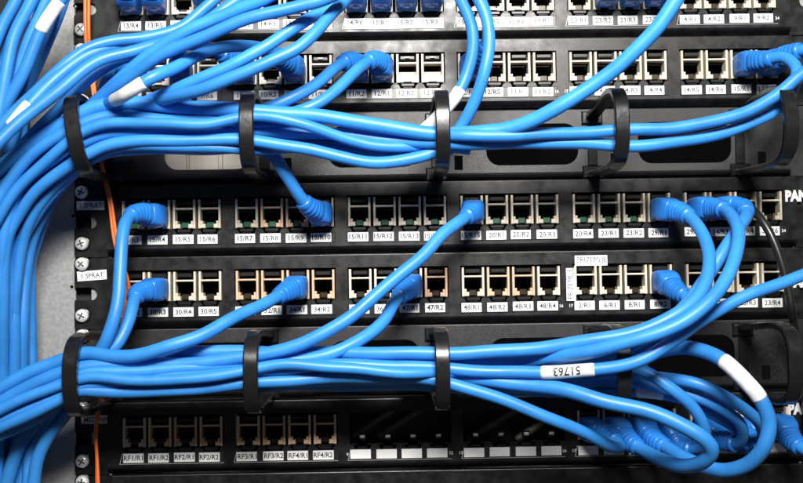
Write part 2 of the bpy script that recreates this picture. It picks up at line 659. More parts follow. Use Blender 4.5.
def panel(r, label):
    root = thing('patchbay', label, 'patch panel', (0, 0, ZROW[r]), 'patch panels in the rack')
    # face with one stepped opening per group of four
    mb = MB()
    X = 214.0
    holes = []
    for g in range(6):
        gx = (g - 2.5) * GP
        lo = gx - 1.5 * JP - 7.75
        hi = gx + 1.5 * JP + 7.75
        pts = [(lo, 25.7), (lo, 6.2)]
        for c in range(4):
            cx = gx + (c - 1.5) * JP
            pts += [(cx - 5.6, 5.4), (cx - 4.5, 3.2), (cx + 4.5, 3.2), (cx + 5.6, 5.4)]
            if c < 3:
                pts.append((cx + JP / 2, 6.6))
        pts += [(hi, 6.2), (hi, 25.7)]
        holes.append(pts[::-1])
    zt, zb = 33.2, -5.4
    mb.plate([(-X, zb), (X, zb), (X, zt), (-X, zt)], holes, 0.0, 1.6)
    mb.strip([(0, zt), (0.15, zt + 0.45), (0.6, zt + 0.7), (8, zt + 0.75)][::-1], -X, X)
    mb.strip([(0, zb), (0.4, zb - 0.9), (1.4, zb - 1.9), (4.5, zb - 4.2), (9, zb - 4.6)], -X, X)
    for s in (-1, 1):
        mb.box(*sorted((s * X, s * (X + 0.01))), 0.02, 8, zb, zt)
    mb.build('faceplate', 'panel_black', root)
    ear(root, -1)
    ear(root, 1)
    for g in range(6):
        gx = (g - 2.5) * GP
        sb = MB()
        sb.box(gx - 1.5 * JP - 7.9, gx + 1.5 * JP + 7.9, -0.35, 0.6, -3.5, 3.1, 0, 0.25)
        if r in (0, 4):
            lo, hi = gx - 1.5 * JP - 9.0, gx + 1.5 * JP + 7.9
            sb.box(lo, hi, -0.6, -0.36, -3.75, -3.45, 1)
            sb.add([(lo, -0.5, -3.4), (lo + 0.4, -0.5, -3.4), (lo + 2.0, -0.5, 3.2), (lo + 1.6, -0.5, 3.2)], [(0, 1, 2, 3)], 1)
        sb.build('label_strip', ['strip_black', 'clear_edge'], root)
    for c in range(24):
        x = jx(c)
        if r == 4 and 8 <= c < 16:
            link('bay_latch', BAY, root, (x, 0, 0))
        else:
            if r in (0, 1):
                kind = 'white' if c < 15 else 'cream'  # upper left jacks take the flash-lit tone
                if r == 1 and c in (13, 14, 16):
                    kind = 'cream'
            elif r == 4:
                kind = 'cream' if c == 0 or c >= 16 else ('copper' if c >= 6 else 'tan')
            else:
                kind = 'cream'
                if (r, c) in {(3, 4), (3, 5), (3, 6), (3, 7), (3, 11), (3, 13), (3, 14), (2, 5), (2, 6), (2, 21)}:
                    kind = 'copper'
            j = link('jack', JACKS[kind], root, (x, 0, 0))
            link('contacts', CONTACT_B if r == 1 and c in (10, 11) else (CONTACT_G if r == 2 and c < 20 else CONTACT_D), j)
        lw = 6.25 + random.uniform(-0.12, 0.12)
        lx = x - 0.9 + random.uniform(-0.35, 0.35)
        lz = random.uniform(-0.2, 0.2)
        lb = MB()
        lb.box(-lw, lw, -0.12, 0.05, -2.85, 2.75, 0, 0.06)
        lo = lb.build('label', 'paper', root, (lx, -0.42, lz))
        if ROWS[r][c]:
            ink = 'ink_faded' if (r, c) in FADED else 'ink'
            lettering(lab_key(r, c), ink, lo, (random.uniform(-.2, .3), -0.14, random.uniform(-.15, .15)))
    for g, e in NUM[r]:
        x = (g - 2.5) * GP + (1.5 * JP + 7.6 if e else -1.5 * JP - 9.2)
        k = (str(4 * g + (4 if e else 1)), 1.9, 0.05, 3.4)
        lettering(k, 'print_white', root, (x, -0.42 if e else -0.40, 0.0))
    if r >= 2:
        p = px(785 if r == 2 else 788, 196 if r == 2 else (282 if r == 3 else 409), 0)
        lettering(LOGO, 'print_white', root, (p[0] + 15.6, -0.05 if p[0] + 31 < 214 else -0.05, p[2] - ZROW[r]))
    return root


def sticker(root, r, x, y, w, h, key, d, tilt=0.0, paper='paper', ink='ink'):
    p = px(x, y, d)
    mb = MB()
    mb.box(-w / 2, w / 2, -0.15, 0.05, -h / 2, h / 2, 0, 0.05)
    o = mb.build('sticker', paper, root, (p[0], p[1], p[2] - ZROW[r]))
    o.rotation_euler = (0, -tilt, 0)
    lettering(key, ink, o, (0.4, -0.17, 0))


def bay_shades(root):  # black boxes added so the empty bays read as deep shade
    for g in (2, 3):
        gx = (g - 2.5) * GP
        x, z0, z1, y0, y1 = 1.5 * JP + 8.2, 2.4, 26.0, 1.7, 34.0
        v = [(-x, y0, z0), (x, y0, z0), (x, y0, z1), (-x, y0, z1), (-x, y1, z0), (x, y1, z0), (x, y1, z1), (-x, y1, z1)]
        make('bay_shade', v, [(0, 1, 5, 4), (1, 2, 6, 5), (2, 3, 7, 6), (3, 0, 4, 7), (4, 5, 6, 7)], 'jack_black', root, (gx, 0, 0))


PANELS = []
for r, lb in enumerate([
        'black patch panel at the top edge, ports labelled 13/R4 to 9/R2',
        'black patch panel just above the upper cable rings, with ports 12/R1 and 14/R4',
        'black patch panel with ports 15/R3 to 30/R6, below the upper cable bundle',
        'black patch panel carrying the white PRIZEMLJE stickers, ports 30/R2 to 23/R4',
        'dark bottom patch panel with RF ports on the left and empty bays in the middle']):
    PANELS.append(panel(r, lb))
bay_shades(PANELS[4])
sticker(PANELS[2], 2, 90.5, 205.5, 17.2, 5.6, SPRAT, -2.4, 0.0)
sticker(PANELS[3], 3, 92.0, 275.5, 18.2, 6.0, SPRAT, -2.4, math.radians(3.5))
sticker(PANELS[4], 4, 96.0, 419.5, 18.0, 5.2, MEZ, -2.4, 0.0, 'paper_dirty')
sticker(PANELS[3], 3, 591, 260.5, 20.2, 6.4, PRIZ, 0.3, 0.0)
sticker(PANELS[3], 3, 571, 284.5, 20.2, 5.8, PRIZ, 1.2, math.radians(90))


# ------------------------------------------------------------------ horizontal cable managers with rings
def ring_mesh():
    mb = MB()
    prof = [(2, 17.0), (-8, 17.6), (-26, 19.2), (-46, 20.8), (-62, 21.0), (-73, 18.0), (-79, 10.5), (-80.5, 0),
            (-79.5, -9), (-75.5, -16.5), (-66, -20.6), (-48, -21.0), (-24, -20.4), (-8, -19.8), (2, -19.5)]
    P, s = catmull([(0, y, z) for y, z in prof], 1.6)
    w, t, c = 4.0, 1.9, 0.7
    sec = [(-w + c, -t), (w - c, -t), (w, -t + c), (w, t - c), (w - c, t), (-w + c, t), (-w, t - c), (-w, -t + c)]
    sweep(mb, P, lambda i: [(a, b) for a, b in sec], side=(1, 0, 0))
    # foot plate with a raised rib
    mb.box(-6.5, 6.5, -2.2, 2.6, -22.0, -14.0, 0, 0.8)
    mb.box(-6.5, 6.5, -2.2, 2.6, 12.0, 20.0, 0, 0.8)
    mb.box(-3.0, 3.0, -1.6, 2.6, -13.9, 11.9, 0, 0.6)
    o = mb.build('cable_ring', 'ring_black', smooth=True)
    d = o.data
    d.set_sharp_from_angle(angle=math.radians(28))
    bpy.data.objects.remove(o)
    return d


RING = ring_mesh()


def manager(zlab_above, yc, label, ringx, cutx):
    ztop = zlab_above - 10.3
    z0 = ztop - 22.2
    root = thing('cable_manager', label, 'cable manager', (0, 0, z0), 'cable managers in the rack')
    mb = MB()
    X = 234.5
    holes = []
    for x0, x1 in cutx:
        a, b = px(x0, yc, -3)[0], px(x1, yc, -3)[0]
        holes.append(rrect(a, b, -13.0, 13.0, 8.5, 6, False))
    for x in ringx:
        for s in (-14.0, 14.0):
            cx = x + s
            if all(cx + 4 < min(p[0] for p in h) or cx - 4 > max(p[0] for p in h) for h in holes) and abs(cx) < 215:
                holes.append(rrect(cx - 2.6, cx + 2.6, -15.5, -6.5, 0.4, 2, False))
    zb = -17.5
    E = 212.0
    mb.plate([(-X, -22.0), (-E, -22.0), (-E, zb), (E, zb), (E, -22.0), (X, -22.0), (X, 21.9), (E, 21.9), (E, 21.2),
              (-E, 21.2), (-E, 21.9), (-X, 21.9)], holes, 3.0, 5.0)
    mb.strip([(3.0, 21.2), (3.2, 21.7), (4.0, 21.95), (12, 22.0)][::-1], -E, E)
    mb.strip([(3.0, zb), (3.5, zb - 1.2), (5.0, zb - 2.6), (9.0, zb - 4.2), (16, zb - 4.6)], -E, E)
    mb.build('faceplate', 'manager_black', root)
    for i, x in enumerate(ringx):
        o = link('cable_ring', RING, root, (x, 3.0, 0))
        if i == 0 and zlab_above > -100:
            o.rotation_euler = (0, math.radians(-9), math.radians(3))
    for s in (-1, 1):
        for dz in (18.5, -13.0):
            screw(root, s * -XSCR, 3.0, dz)
    return root


RX_U = [px(x, y, 0)[0] for x, y in ((106, 140), (264, 140), (436, 140), (593, 140), (741, 140))]
RX_L = [px(x, y, 0)[0] for x, y in ((110, 363), (268, 363), (436, 363), (595, 363), (745, 363))]
manager(ZROW[1], 140, 'black manager plate with rings around the upper bundle of blue cables', RX_U,
        ((164, 250), (328, 418), (486, 578), (638, 731)))
manager(ZROW[3], 363, 'black manager plate with rings around the lower bundle of blue cables', RX_L,
        ((176, 262), (330, 420), (490, 580), (648, 735)))

# the unit below the bottom panel: only the upper edge of its face shows
zt = ZROW[4] - 10.5
u = thing('equipment_panel', 'plain black equipment front along the bottom edge of the picture', 'equipment panel', (0, 0, zt))
mb = MB()
mb.plate([(-212, -44), (212, -44), (212, -0.7), (-212, -0.7)], [], 1.0, 3.0)
mb.strip([(1.0, -0.7), (1.2, -0.3), (1.6, -0.1), (14, 0.0)][::-1], -212, 212)
mb.build('faceplate', 'panel_black', u)
mb = MB()
mb.box(-234, -212.05, 3.0, 5.8, -44, -0.4, 0, 0.3)
mb.build('mounting_ear', 'panel_black', u)
mb = MB()
mb.box(212.05, 234, 3.0, 5.8, -44, -0.4, 0, 0.3)
mb.build('mounting_ear', 'panel_black', u)
for s in (-1, 1):
    screw(u, s * -XSCR, 3.0, -3.6)


# ------------------------------------------------------------------ cables
R0 = 3.4


def superell(a, b, n, k=24):
    out = []
    for i in range(k):
        t = 2 * math.pi * i / k
        c, s = math.cos(t), math.sin(t)
        out.append((a * math.copysign(abs(c) ** (2 / n), c), b * math.copysign(abs(s) ** (2 / n), s)))
    return out


def plug_parts(root, P, origin):
    """moulded boot over the first centimetres of the path P (which starts inside the jack)"""
    Q, s = resample(P, 0.75)
    T, N, B = frames(Q, (0, 0, 1.0))
    n1 = int(np.searchsorted(s, 24.0))
    n2 = int(np.searchsorted(s, 38.5))
    mb = MB()

    def body(i):
        q = s[i]
        if q < 5:
            a, b, e = 4.4, 5.6, 8
        elif q < 6.5:
            a, b, e = 5.6, 6.0, 5
        elif q < 19:
            a, b, e = 7.0, 6.7, 4.6
        else:
            f = (q - 19) / 5.0
            a, b, e = 7.0 - 0.9 * f, 6.7 - 0.6 * f, 4.6 - 1.8 * f
        if i == n1 - 1 or i == 0:
            a, b = a * .9, b * .9
        return superell(a, b, e)

    def boot(i):
        q = s[i + n1 - 1] if i + n1 - 1 < len(s) else s[-1]
        f = min(1, max(0, (q - 24) / 14.5))
        r = 6.05 - 1.35 * f
        if 0.05 < f < 0.86:
            r += 0.45 * math.cos(2 * math.pi * q / 2.6)
        elif f >= 0.86:
            r += 0.15
        e = 3.0 - f
        return superell(r, r, max(2, e))

    sweep(mb, Q[:n1] - origin, body, side=(0, 0, 1.0))
    # bump that shields the release latch on the underside
    i = int(np.searchsorted(s, 13.0))
    c0 = Q[i] - N[i] * 5.4 - origin
    vs, fs = [], []
    for a in range(7):
        th = math.pi * a / 6
        for k in range(10):
            ph = 2 * math.pi * k / 10
            vs.append(c0 + N[i] * (-2.3 * math.sin(th) * math.cos(ph)) + B[i] * (4.0 * math.sin(th) * math.sin(ph)) + T[i] * (6.0 * math.cos(th)))
    for a in range(6):
        for k in range(10):
            j = (k + 1) % 10
            fs.append((a * 10 + k, a * 10 + j, (a + 1) * 10 + j, (a + 1) * 10 + k))
    mb.add(vs, fs)
    pl = mb.build('plug', 'boot_blue', root, smooth=True)
    m2 = MB()
    sweep(m2, Q[n1 - 1:n2] - origin, boot, side=N[n1 - 1])
    m2.build('strain_relief', 'boot_blue', pl, smooth=True)
    return s[n2]


def jack_pts(r, c, out=16.0):
    x, z = jx(c), ZROW[r] + 14.0
    return [np.array([x, 3.0, z]), np.array([x, -6.0, z]), np.array([x, -out, z])]


CABLE_GROUP = 'blue patch cables in the rack'


def cable(label, pts, plug=None, out=15.0, rad=R0, sleeve=None, wob=0.5):
    """pts: (pixel x, pixel y, depth in front of the panels); plug=(row, column) starts the path in that jack"""
    W = [px(*p) for p in pts]
    if plug:
        W = jack_pts(plug[0], plug[1], out) + W
    P, s = catmull(W, 2.2)
    rng = random.Random(label)
    ph = [rng.uniform(0, 6.28) for _ in range(4)]
    amp = wob * np.clip((s - 30) / 30, 0, 1)
    P = P.copy()
    P[:, 2] += amp * (np.sin(s / 17 + ph[0]) + 0.6 * np.sin(s / 7.5 + ph[1]))
    P[:, 1] += amp * (np.sin(s / 21 + ph[2]) + 0.5 * np.sin(s / 9 + ph[3]))
    P[:, 2] += 2.4 * amp * np.sin(s / 41 + ph[1])
    P[:, 1] += 1.4 * amp * np.sin(s / 53 + ph[0])
    org = P[0].copy()
    root = thing('patch_cable', label, 'cable', org, CABLE_GROUP)
    i0 = 0
    if plug:
        e = plug_parts(root, P, org)
        i0 = max(0, int(np.searchsorted(s, e)) - 2)
    mb = MB()
    sec = ring_sec(rad, 18)
    sweep(mb, P[i0:] - org, lambda i: sec)
    mb.build('jacket', 'cable_blue', root, smooth=True)
    if sleeve:
        (a, b, txt) = sleeve
        ia = int(np.argmin(np.linalg.norm(P - px(*a), axis=1)))
        ib = int(np.argmin(np.linalg.norm(P - px(*b), axis=1)))
        ia, ib = min(ia, ib), max(ia, ib)
        Q, q = resample(P[ia:ib + 1], 1.2)
        m2 = MB()
        n = len(Q)
        rs = rad + 0.3
        sweep(m2, Q - org, lambda i: ring_sec(rs - (0.25 if i in (0, n - 1) else 0), 18))
        so = m2.build('marker_sleeve', 'sleeve_white', root, smooth=True)
        if txt:
            T, N, B = frames(Q)
            me = TEXT[txt].copy()
            bm = bmesh.new()
            bm.from_mesh(me)
            bmesh.ops.subdivide_edges(bm, edges=bm.edges[:], cuts=3, use_grid_fill=True)
            bm.to_mesh(me)
            bm.free()
            mid = q[-1] / 2
            view = np.array([0, -1.0, 0])
            for v in me.vertices:
                tx, tz = v.co.x / MM, v.co.z / MM - 0.6
                ss = min(max(mid + tx, 0.1), q[-1] - 0.1)
                k = int(np.searchsorted(q, ss))
                k = min(max(k, 1), n - 1)
                f = (ss - q[k - 1]) / (q[k] - q[k - 1])
                p = Q[k - 1] * (1 - f) + Q[k] * f
                t = T[k]
                fr = view - t * view.dot(t)
                fr /= np.linalg.norm(fr)
                sd = np.cross(t, fr)
                ang = -tz / rs
                w = p + (fr * math.cos(ang) + sd * math.sin(ang)) * (rs + 0.3) - org
                v.co = Vector(w * MM)
            me.materials.clear()
            me.materials.append(MAT['ink'])
            link('lettering', me, so)
    return root


def nd(pts, d):
    return [(x, y, d) for x, y in pts]


# --- cables plugged into the top panel, leaving upwards
TOP = {0: 'leftmost blue plug at the top edge, its cable leaving upwards',
       1: 'blue plug at the top edge, beside the leftmost one',
       3: 'blue plug at the top edge, alone right of the empty 13/R6 jack',
       8: 'first of four blue plugs at the top edge above label 14/R6',
       9: 'blue plug at the top edge above label 15/R1, second of the four',
       10: 'third of four blue plugs in a row at the top edge',
       11: 'last of the four blue plugs in a row, left of the hanging cables',
       17: 'blue plug at the top edge right of the empty 23/R1 jack',
       18: 'blue plug at the top edge above label 23/R3',
       19: 'blue plug at the top edge behind the thick slanting cable'}
for c, lb in TOP.items():
    p0 = 128 + 24.8 * c - 6 if c < 4 else (355 + (c - 8) * 26 if c < 12 else 606 + (c - 17) * 24.5)
    cable(lb, [(p0 + 4, -24, 32), (p0 + 8, -62, 40)], (0, c), 14)

# --- upper bundle, cables from the right
cable('thick blue cable coming down from the top right edge past the ring by 14/R3',
      [(690, -22, 110), (676, 0, 108), (657, 28, 104), (628, 57, 98), (598, 79, 92), (555, 108, 84), (509, 127, 74),
       (464, 132, 68), (412, 131, 67), (356, 124, 67), (300, 117, 67), (256, 112, 68), (174, 106, 67), (120, 102, 66),
       (95, 104, 66), (75, 114, 65), (50, 130, 62), (20, 151, 60), (-12, 180, 60)], rad=4.0)
cable('blue cable from port 15/R1 looping down at the right edge, lower of the pair',
      [(765, 60, 30), (784, 58, 40), (797, 70, 48), (792, 92, 56), (774, 113, 60), (739, 129, 62), (702, 138, 64),
       (665, 142, 66), (627, 143, 66), (572, 141, 66), (501, 144, 66), (464, 144, 66), (412, 143, 62), (356, 139, 60),
       (300, 134, 60), (250, 131, 62), (174, 132, 66), (110, 131, 66), (80, 142, 66), (60, 152, 64), (32, 176, 60),
       (15, 199, 58), (4, 240, 56), (0, 300, 50), (-4, 360, 40), (-8, 430, 32), (-16, 500, 28)], (1, 22), 12)
cable('blue cable from port 15/R2 leaving over the right edge',
      [(790, 54, 26), (806, 50, 36), (830, 50, 42), (860, 60, 44)], (1, 23), 12)
cable('blue cable entering at the right edge, upper of the pair through the ring',
      [(840, 52, 70), (803, 73, 70), (776, 95, 70), (732, 114, 70), (676, 126, 70), (631, 131, 70), (560, 135, 72),
       (501, 137, 74), (464, 138, 72), (412, 137, 58), (356, 133, 56), (300, 128, 58), (250, 123, 62), (174, 120, 66),
       (110, 117, 66), (85, 124, 67), (62, 137, 66), (25, 163, 63), (0, 197, 60), (-14, 232, 60)])
# --- cables dropping from the top between 15/R3 and 15/R5
cable('blue cable with white sleeve dropping in front of port 15/R4 to the middle ring',
      [(452, -25, 62), (461, 0, 60), (471, 24, 58), (473, 48, 57), (466, 75, 56), (455, 95, 56), (440, 112, 54),
       (423, 128, 52), (400, 140, 50), (350, 144, 50), (300, 140, 52), (250, 137, 54), (174, 139, 56), (110, 139, 56),
       (85, 147, 56), (66, 158, 56), (34, 182, 52), (16, 207, 50), (8, 250, 46), (9, 300, 42), (8, 360, 34), (9, 430, 26), (5, 500, 24)],
      sleeve=((459, 88, 56), (418, 131, 52), None))
cable('blue cable curving down beside the sleeved one, right of port 15/R4',
      [(466, -25, 66), (479, 0, 68), (487, 20, 70), (489, 46, 72), (483, 75, 72), (471, 107, 66), (458, 128, 60),
       (438, 148, 60), (404, 161, 62), (374, 164, 64), (337, 158, 66), (300, 149, 67), (250, 142, 67), (174, 142, 67),
       (110, 142, 66), (85, 153, 66), (70, 163, 64), (37, 188, 60), (20, 213, 56), (7, 240, 54), (3, 300, 50), (2, 370, 40), (1, 430, 34), (-6, 500, 32)])
cable('dark blue cable plugged into port 12/R4 and rising behind the two hanging cables',
      [(478, 58, 24), (487, 40, 34), (486, 15, 42), (474, -10, 48), (462, -30, 50)], (1, 12), 10)
# --- ports of the second panel
cable('blue cable from port 11/R2 bending down left into the ring',
      [(349, 61, 27), (336, 67, 38), (320, 80, 48), (300, 93, 55), (275, 105, 58), (250, 112, 54), (174, 113, 54),
       (110, 112, 54), (85, 118, 54), (60, 132, 54), (25, 158, 52), (0, 190, 50), (-14, 224, 50)], (1, 8), 13)
cable('blue cable from port 12/R1 bending down left above the bundle',
      [(373, 60, 28), (361, 67, 38), (339, 87, 50), (320, 102, 56), (300, 111, 58), (250, 120, 52), (174, 126, 54),
       (110, 125, 54), (85, 133, 54), (60, 146, 54), (28, 171, 52), (8, 198, 50), (-8, 244, 50)], (1, 9), 13)
cable('blue cable from port 15/R10 rising to the upper bundle',
      [(308, 206, 28), (299, 195, 34), (285, 172, 42), (272, 153, 48), (250, 146, 50), (200, 146, 52), (150, 148, 50),
       (110, 153, 50), (82, 167, 52), (50, 196, 50), (30, 225, 46), (20, 246, 44), (15, 290, 40), (15, 340, 36), (15, 400, 30), (17, 440, 26), (12, 500, 24)], (2, 7), 14, rad=3.65)
# --- upper left: diagonals and arcs
cable('blue cable rising diagonally from the left ring to the top, upper of the diagonal pair',
      [(282, -12, 92), (265, -1, 90), (237, 10, 86), (200, 27, 82), (165, 45, 78), (130, 70, 72), (100, 94, 58),
       (80, 112, 50), (55, 132, 48), (20, 160, 46), (-12, 195, 46)])
cable('blue cable rising diagonally from the left ring to the top, lower of the diagonal pair',
      [(345, -10, 92), (320, 1, 92), (300, 6, 91), (250, 20, 90), (200, 38, 86), (159, 56, 80), (125, 79, 72),
       (97, 99, 62), (80, 114, 56), (55, 136, 55), (20, 166, 53), (-12, 203, 52)])
cable('blue cable with white sleeve arching into port 10/R3 from the left ring',
      [(283, 60, 26), (268, 50, 38), (248, 45, 48), (225, 46, 58), (200, 53, 66), (176, 64, 80), (152, 76, 90),
       (128, 92, 88), (106, 106, 66), (82, 122, 52), (56, 143, 48), (25, 170, 46), (4, 196, 44), (-12, 235, 44)],
      (1, 6), 12, sleeve=((142, 82, 90), (114, 101, 74), None))
cable('blue cable hanging from the top to the left ring, upper of the steep pair',
      [(358, -14, 52), (341, 2, 62), (315, 15, 72), (295, 27, 78), (270, 45, 80), (250, 56, 82), (225, 70, 82),
       (200, 82, 80), (175, 92, 74), (150, 101, 60), (120, 116, 46), (85, 140, 42), (50, 180, 40), (28, 222, 38),
       (20, 262, 36), (17, 320, 34), (16, 380, 30), (18, 440, 26), (14, 495, 24)])
cable('blue cable hanging from the top to the left ring, lower of the steep pair',
      [(356, -20, 66), (345, 0, 74), (331, 14, 80), (318, 29, 86), (300, 45, 90), (275, 58, 92), (250, 70, 92),
       (225, 79, 90), (200, 88, 86), (175, 95, 78), (150, 104, 60), (120, 126, 40), (90, 160, 40), (60, 188, 40),
       (42, 215, 38), (31, 242, 36), (25, 275, 34), (23, 320, 34), (23, 380, 28), (25, 440, 24), (20, 495, 22)])
cable('blue cable arching up from the left edge to port 9/R5, with a white sleeve',
      [(179, 66, 24), (178, 52, 36), (164, 43, 48), (140, 42, 58), (108, 47, 66), (80, 58, 72), (52, 79, 78),
       (32, 101, 82), (14, 122, 84), (-8, 148, 84)], (1, 2), 10, sleeve=((29, 105, 82), (11, 125, 84), None))
cable('blue cable arching up from the left edge below the sleeved arc',
      [(262, -14, 62), (235, 2, 64), (200, 26, 66), (174, 41, 68), (139, 52, 70), (100, 63, 76), (62, 90, 82),
       (25, 117, 86), (-8, 148, 90)])
cable('short blue cable from port 9/R3 hooked back towards the left ring',
      [(118, 66, 24), (111, 68, 32), (107, 80, 36), (101, 96, 38), (88, 120, 36), (60, 150, 36), (36, 180, 36), (18, 215, 36), (13, 260, 34), (10, 330, 28), (11, 400, 20), (8, 500, 16)], (1, 0), 12)
cable('blue cable from port 10/R1 arching up behind the diagonal cables',
      [(228, 58, 26), (216, 50, 36), (200, 44, 46), (180, 44, 52), (150, 50, 56), (120, 60, 60), (90, 80, 62), (60, 110, 60),
       (20, 150, 54), (-14, 190, 50)], (1, 4), 12)

# --- vertical bundle in the top left corner
for lb, pts, sl in (
        ('blue vertical cable at the very top left corner', [(22, -20, 66), (16, 0, 66), (2, 26, 66), (-12, 62, 66)], None),
        ('blue vertical cable second from the top left corner', [(40, -20, 70), (32, 0, 70), (14, 36, 70), (6, 74, 70), (-4, 125, 70)], None),
        ('blue vertical cable just left of the sleeved one in the top left corner',
         [(55, -20, 64), (46, 0, 64), (26, 48, 62), (15, 84, 60), (4, 114, 58), (-10, 160, 56)], None),
        ('blue vertical cable with a long white sleeve in the top left corner',
         [(74, -18, 72), (62, -2, 72), (42, 28, 72), (26, 64, 72), (10, 93, 70), (-8, 128, 68)], ((61, 0, 72), (39, 33, 72), None)),
        ('blue vertical cable behind the top left bundle, deepest at the corner', [(28, -20, 54), (22, 4, 54), (6, 50, 54), (-4, 90, 54)], None),
        ('blue vertical cable partly hidden beside the grey rail', [(62, -20, 50), (52, 14, 50), (36, 54, 48), (24, 92, 46), (14, 130, 44), (2, 180, 42), (-6, 240, 40), (-10, 330, 36)], None),
        ('blue vertical cable nearest the grey rail in the upper left', [(70, -20, 40), (58, 16, 40), (40, 58, 38), (28, 88, 36), (23, 115, 34), (20, 160, 30), (12, 220, 28), (5, 300, 24), (3, 380, 18), (-4, 500, 14)], None)):
    cable(lb, pts, sleeve=sl)

# --- lower bundle
cable('blue cable from port 34/R1 running down left over the lower bundle',
      [(284, 293, 28), (272, 299, 36), (260, 306, 44), (230, 322, 60), (200, 338, 70), (174, 347, 74), (140, 356, 73),
       (110, 357, 70), (85, 355, 67), (60, 362, 66), (30, 372, 66), (-8, 392, 66)], (3, 6), 13, rad=3.65)
cable('blue cable from port 30/R3 hanging down to the left ring',
      [(139, 293, 26), (134, 300, 34), (128, 322, 44), (117, 345, 50), (100, 362, 50), (75, 390, 46), (47, 414, 50), (25, 424, 54), (-8, 438, 58)], (3, 1), 13, rad=3.65)
cable('blue cable from port 15/R4 hanging across the lower panel at the left',
      [(138, 213, 26), (127, 220, 36), (122, 240, 44), (120, 270, 50), (118, 302, 54), (112, 327, 56), (102, 350, 54),
       (88, 366, 48), (77, 388, 44), (69, 409, 42), (50, 431, 42), (38, 456, 40), (33, 495, 38)], (2, 1), 12, rad=3.65)
cable('blue cable from port 15/R15 slanting down across port 36/R2',
      [(470, 214, 28), (460, 222, 38), (440, 240, 48), (425, 256, 54), (400, 276, 60), (374, 297, 66), (349, 317, 69),
       (324, 333, 70), (300, 344, 70), (265, 352, 69), (220, 358, 68), (160, 363, 67), (100, 366, 67), (62, 375, 67),
       (28, 388, 66), (-8, 409, 64)], (2, 12), 12, rad=3.65)
cable('blue cable from port 47/R1 slanting down to the lower bundle',
      [(402, 294, 28), (394, 303, 38), (384, 319, 48), (364, 335, 58), (334, 350, 64), (300, 357, 65), (250, 362, 66),
       (180, 369, 67), (120, 373, 67), (85, 376, 67), (62, 384, 66), (28, 398, 66), (-8, 418, 64)], (3, 10), 12, rad=3.65)
cable('blue cable from port 29/R1 curving down left over the lower bundle',
      [(680, 212, 24), (692, 219, 36), (704, 236, 54), (709, 262, 68), (701, 288, 80), (680, 310, 86), (646, 329, 86), (598, 342, 82), (550, 349, 74),
       (486, 353, 68), (449, 354, 67), (400, 354, 66), (330, 350, 60), (230, 351, 58), (180, 353, 58), (130, 361, 57),
       (90, 362, 57), (62, 369, 57), (30, 380, 57), (-8, 400, 57)], (2, 19), 11, rad=3.65)
cable('blue cable from port 29/R2 curving down left, second of the long right curves',
      [(716, 208, 25), (728, 211, 40), (737, 224, 62), (738, 242, 74), (731, 267, 86), (716, 293, 94), (694, 314, 98), (657, 335, 98), (609, 350, 90),
       (572, 357, 80), (523, 361, 58), (456, 361, 56), (400, 361, 56), (300, 363, 55), (200, 367, 56), (120, 370, 57), (85, 372, 57),
       (62, 379, 57), (28, 392, 56), (-8, 412, 55)], (2, 20), 11, rad=3.65)
cable('blue cable from port 34/R3 curving down behind the two long right curves',
      [(741, 208, 22), (746, 216, 38), (738, 232, 52), (724, 252, 62), (706, 280, 66), (680, 312, 70), (640, 342, 68), (600, 357, 58),
       (523, 367, 48), (456, 368, 48), (300, 371, 48), (120, 376, 48), (85, 380, 48), (62, 388, 48), (30, 401, 48), (-8, 420, 48)], (2, 21), 11, rad=3.65)
cable('blue cable entering at the right edge above the sleeve marked 51763',
      [(845, 258, 70), (803, 275, 74), (762, 292, 78), (721, 311, 82), (697, 325, 86), (672, 342, 88), (640, 359, 88), (610, 367, 84),
       (566, 370, 78), (541, 371, 74), (500, 370, 68), (456, 367, 67), (400, 367, 67), (300, 369, 67), (200, 376, 67), (120, 380, 67),
       (85, 383, 67), (64, 391, 66), (32, 405, 66), (-8, 424, 64)],
      sleeve=((593, 369, 82), (541, 371, 74), SLV))
cable('blue cable from port 8/R2 bending down behind the long right curves',
      [(676, 291, 25), (687, 298, 36), (690, 312, 46), (672, 332, 54), (640, 350, 56), (600, 362, 50), (540, 372, 40),
       (456, 374, 40), (300, 376, 40), (120, 381, 40), (85, 386, 40), (62, 395, 40), (30, 410, 40), (-8, 428, 42)], (3, 19), 12)
cable('blue cable from the bottom panel running left under the 51763 sleeve',
      [(610, 436, 26), (620, 447, 40), (606, 443, 54), (590, 434, 62), (549, 415, 70), (500, 398, 70), (450, 385, 68), (420, 381, 67), (380, 379, 67), (340, 379, 67),
       (300, 381, 67), (240, 385, 67), (170, 388, 67), (100, 389, 67), (80, 390, 67), (62, 398, 66), (32, 413, 66), (-8, 432, 64)],
      (4, 16), 11)
cable('blue cable making the front loop at the lower right of the bottom panel',
      [(628, 440, 24), (645, 452, 38), (666, 464, 56), (687, 468, 76), (704, 463, 90), (711, 451, 96), (703, 438, 98), (681, 423, 96),
       (651, 410, 92), (605, 399, 86), (574, 391, 80), (524, 383, 68), (465, 377, 60), (430, 375, 58), (380, 374, 58),
       (300, 376, 58), (200, 381, 58), (110, 383, 58), (80, 386, 58), (64, 394, 57), (32, 408, 57), (-8, 430, 56)],
      (4, 17), 11, rad=3.95)
cable('blue cable with white sleeve making the wide loop at the lower right',
      [(654, 440, 24), (669, 449, 36), (687, 461, 50), (708, 470, 62), (729, 472, 72), (751, 465, 82), (765, 447, 90), (769, 422, 92),
       (760, 398, 92), (745, 380, 90), (724, 359, 84), (708, 350, 76), (685, 346, 64), (660, 350, 54), (630, 360, 46), (590, 372, 40), (540, 377, 36),
       (456, 378, 34), (300, 380, 34), (120, 384, 34), (85, 390, 34), (62, 400, 34), (40, 420, 34), (20, 445, 34), (4, 495, 34)],
      (4, 18), 11, rad=4.0, sleeve=((724, 359, 84), (761, 400, 92), None))
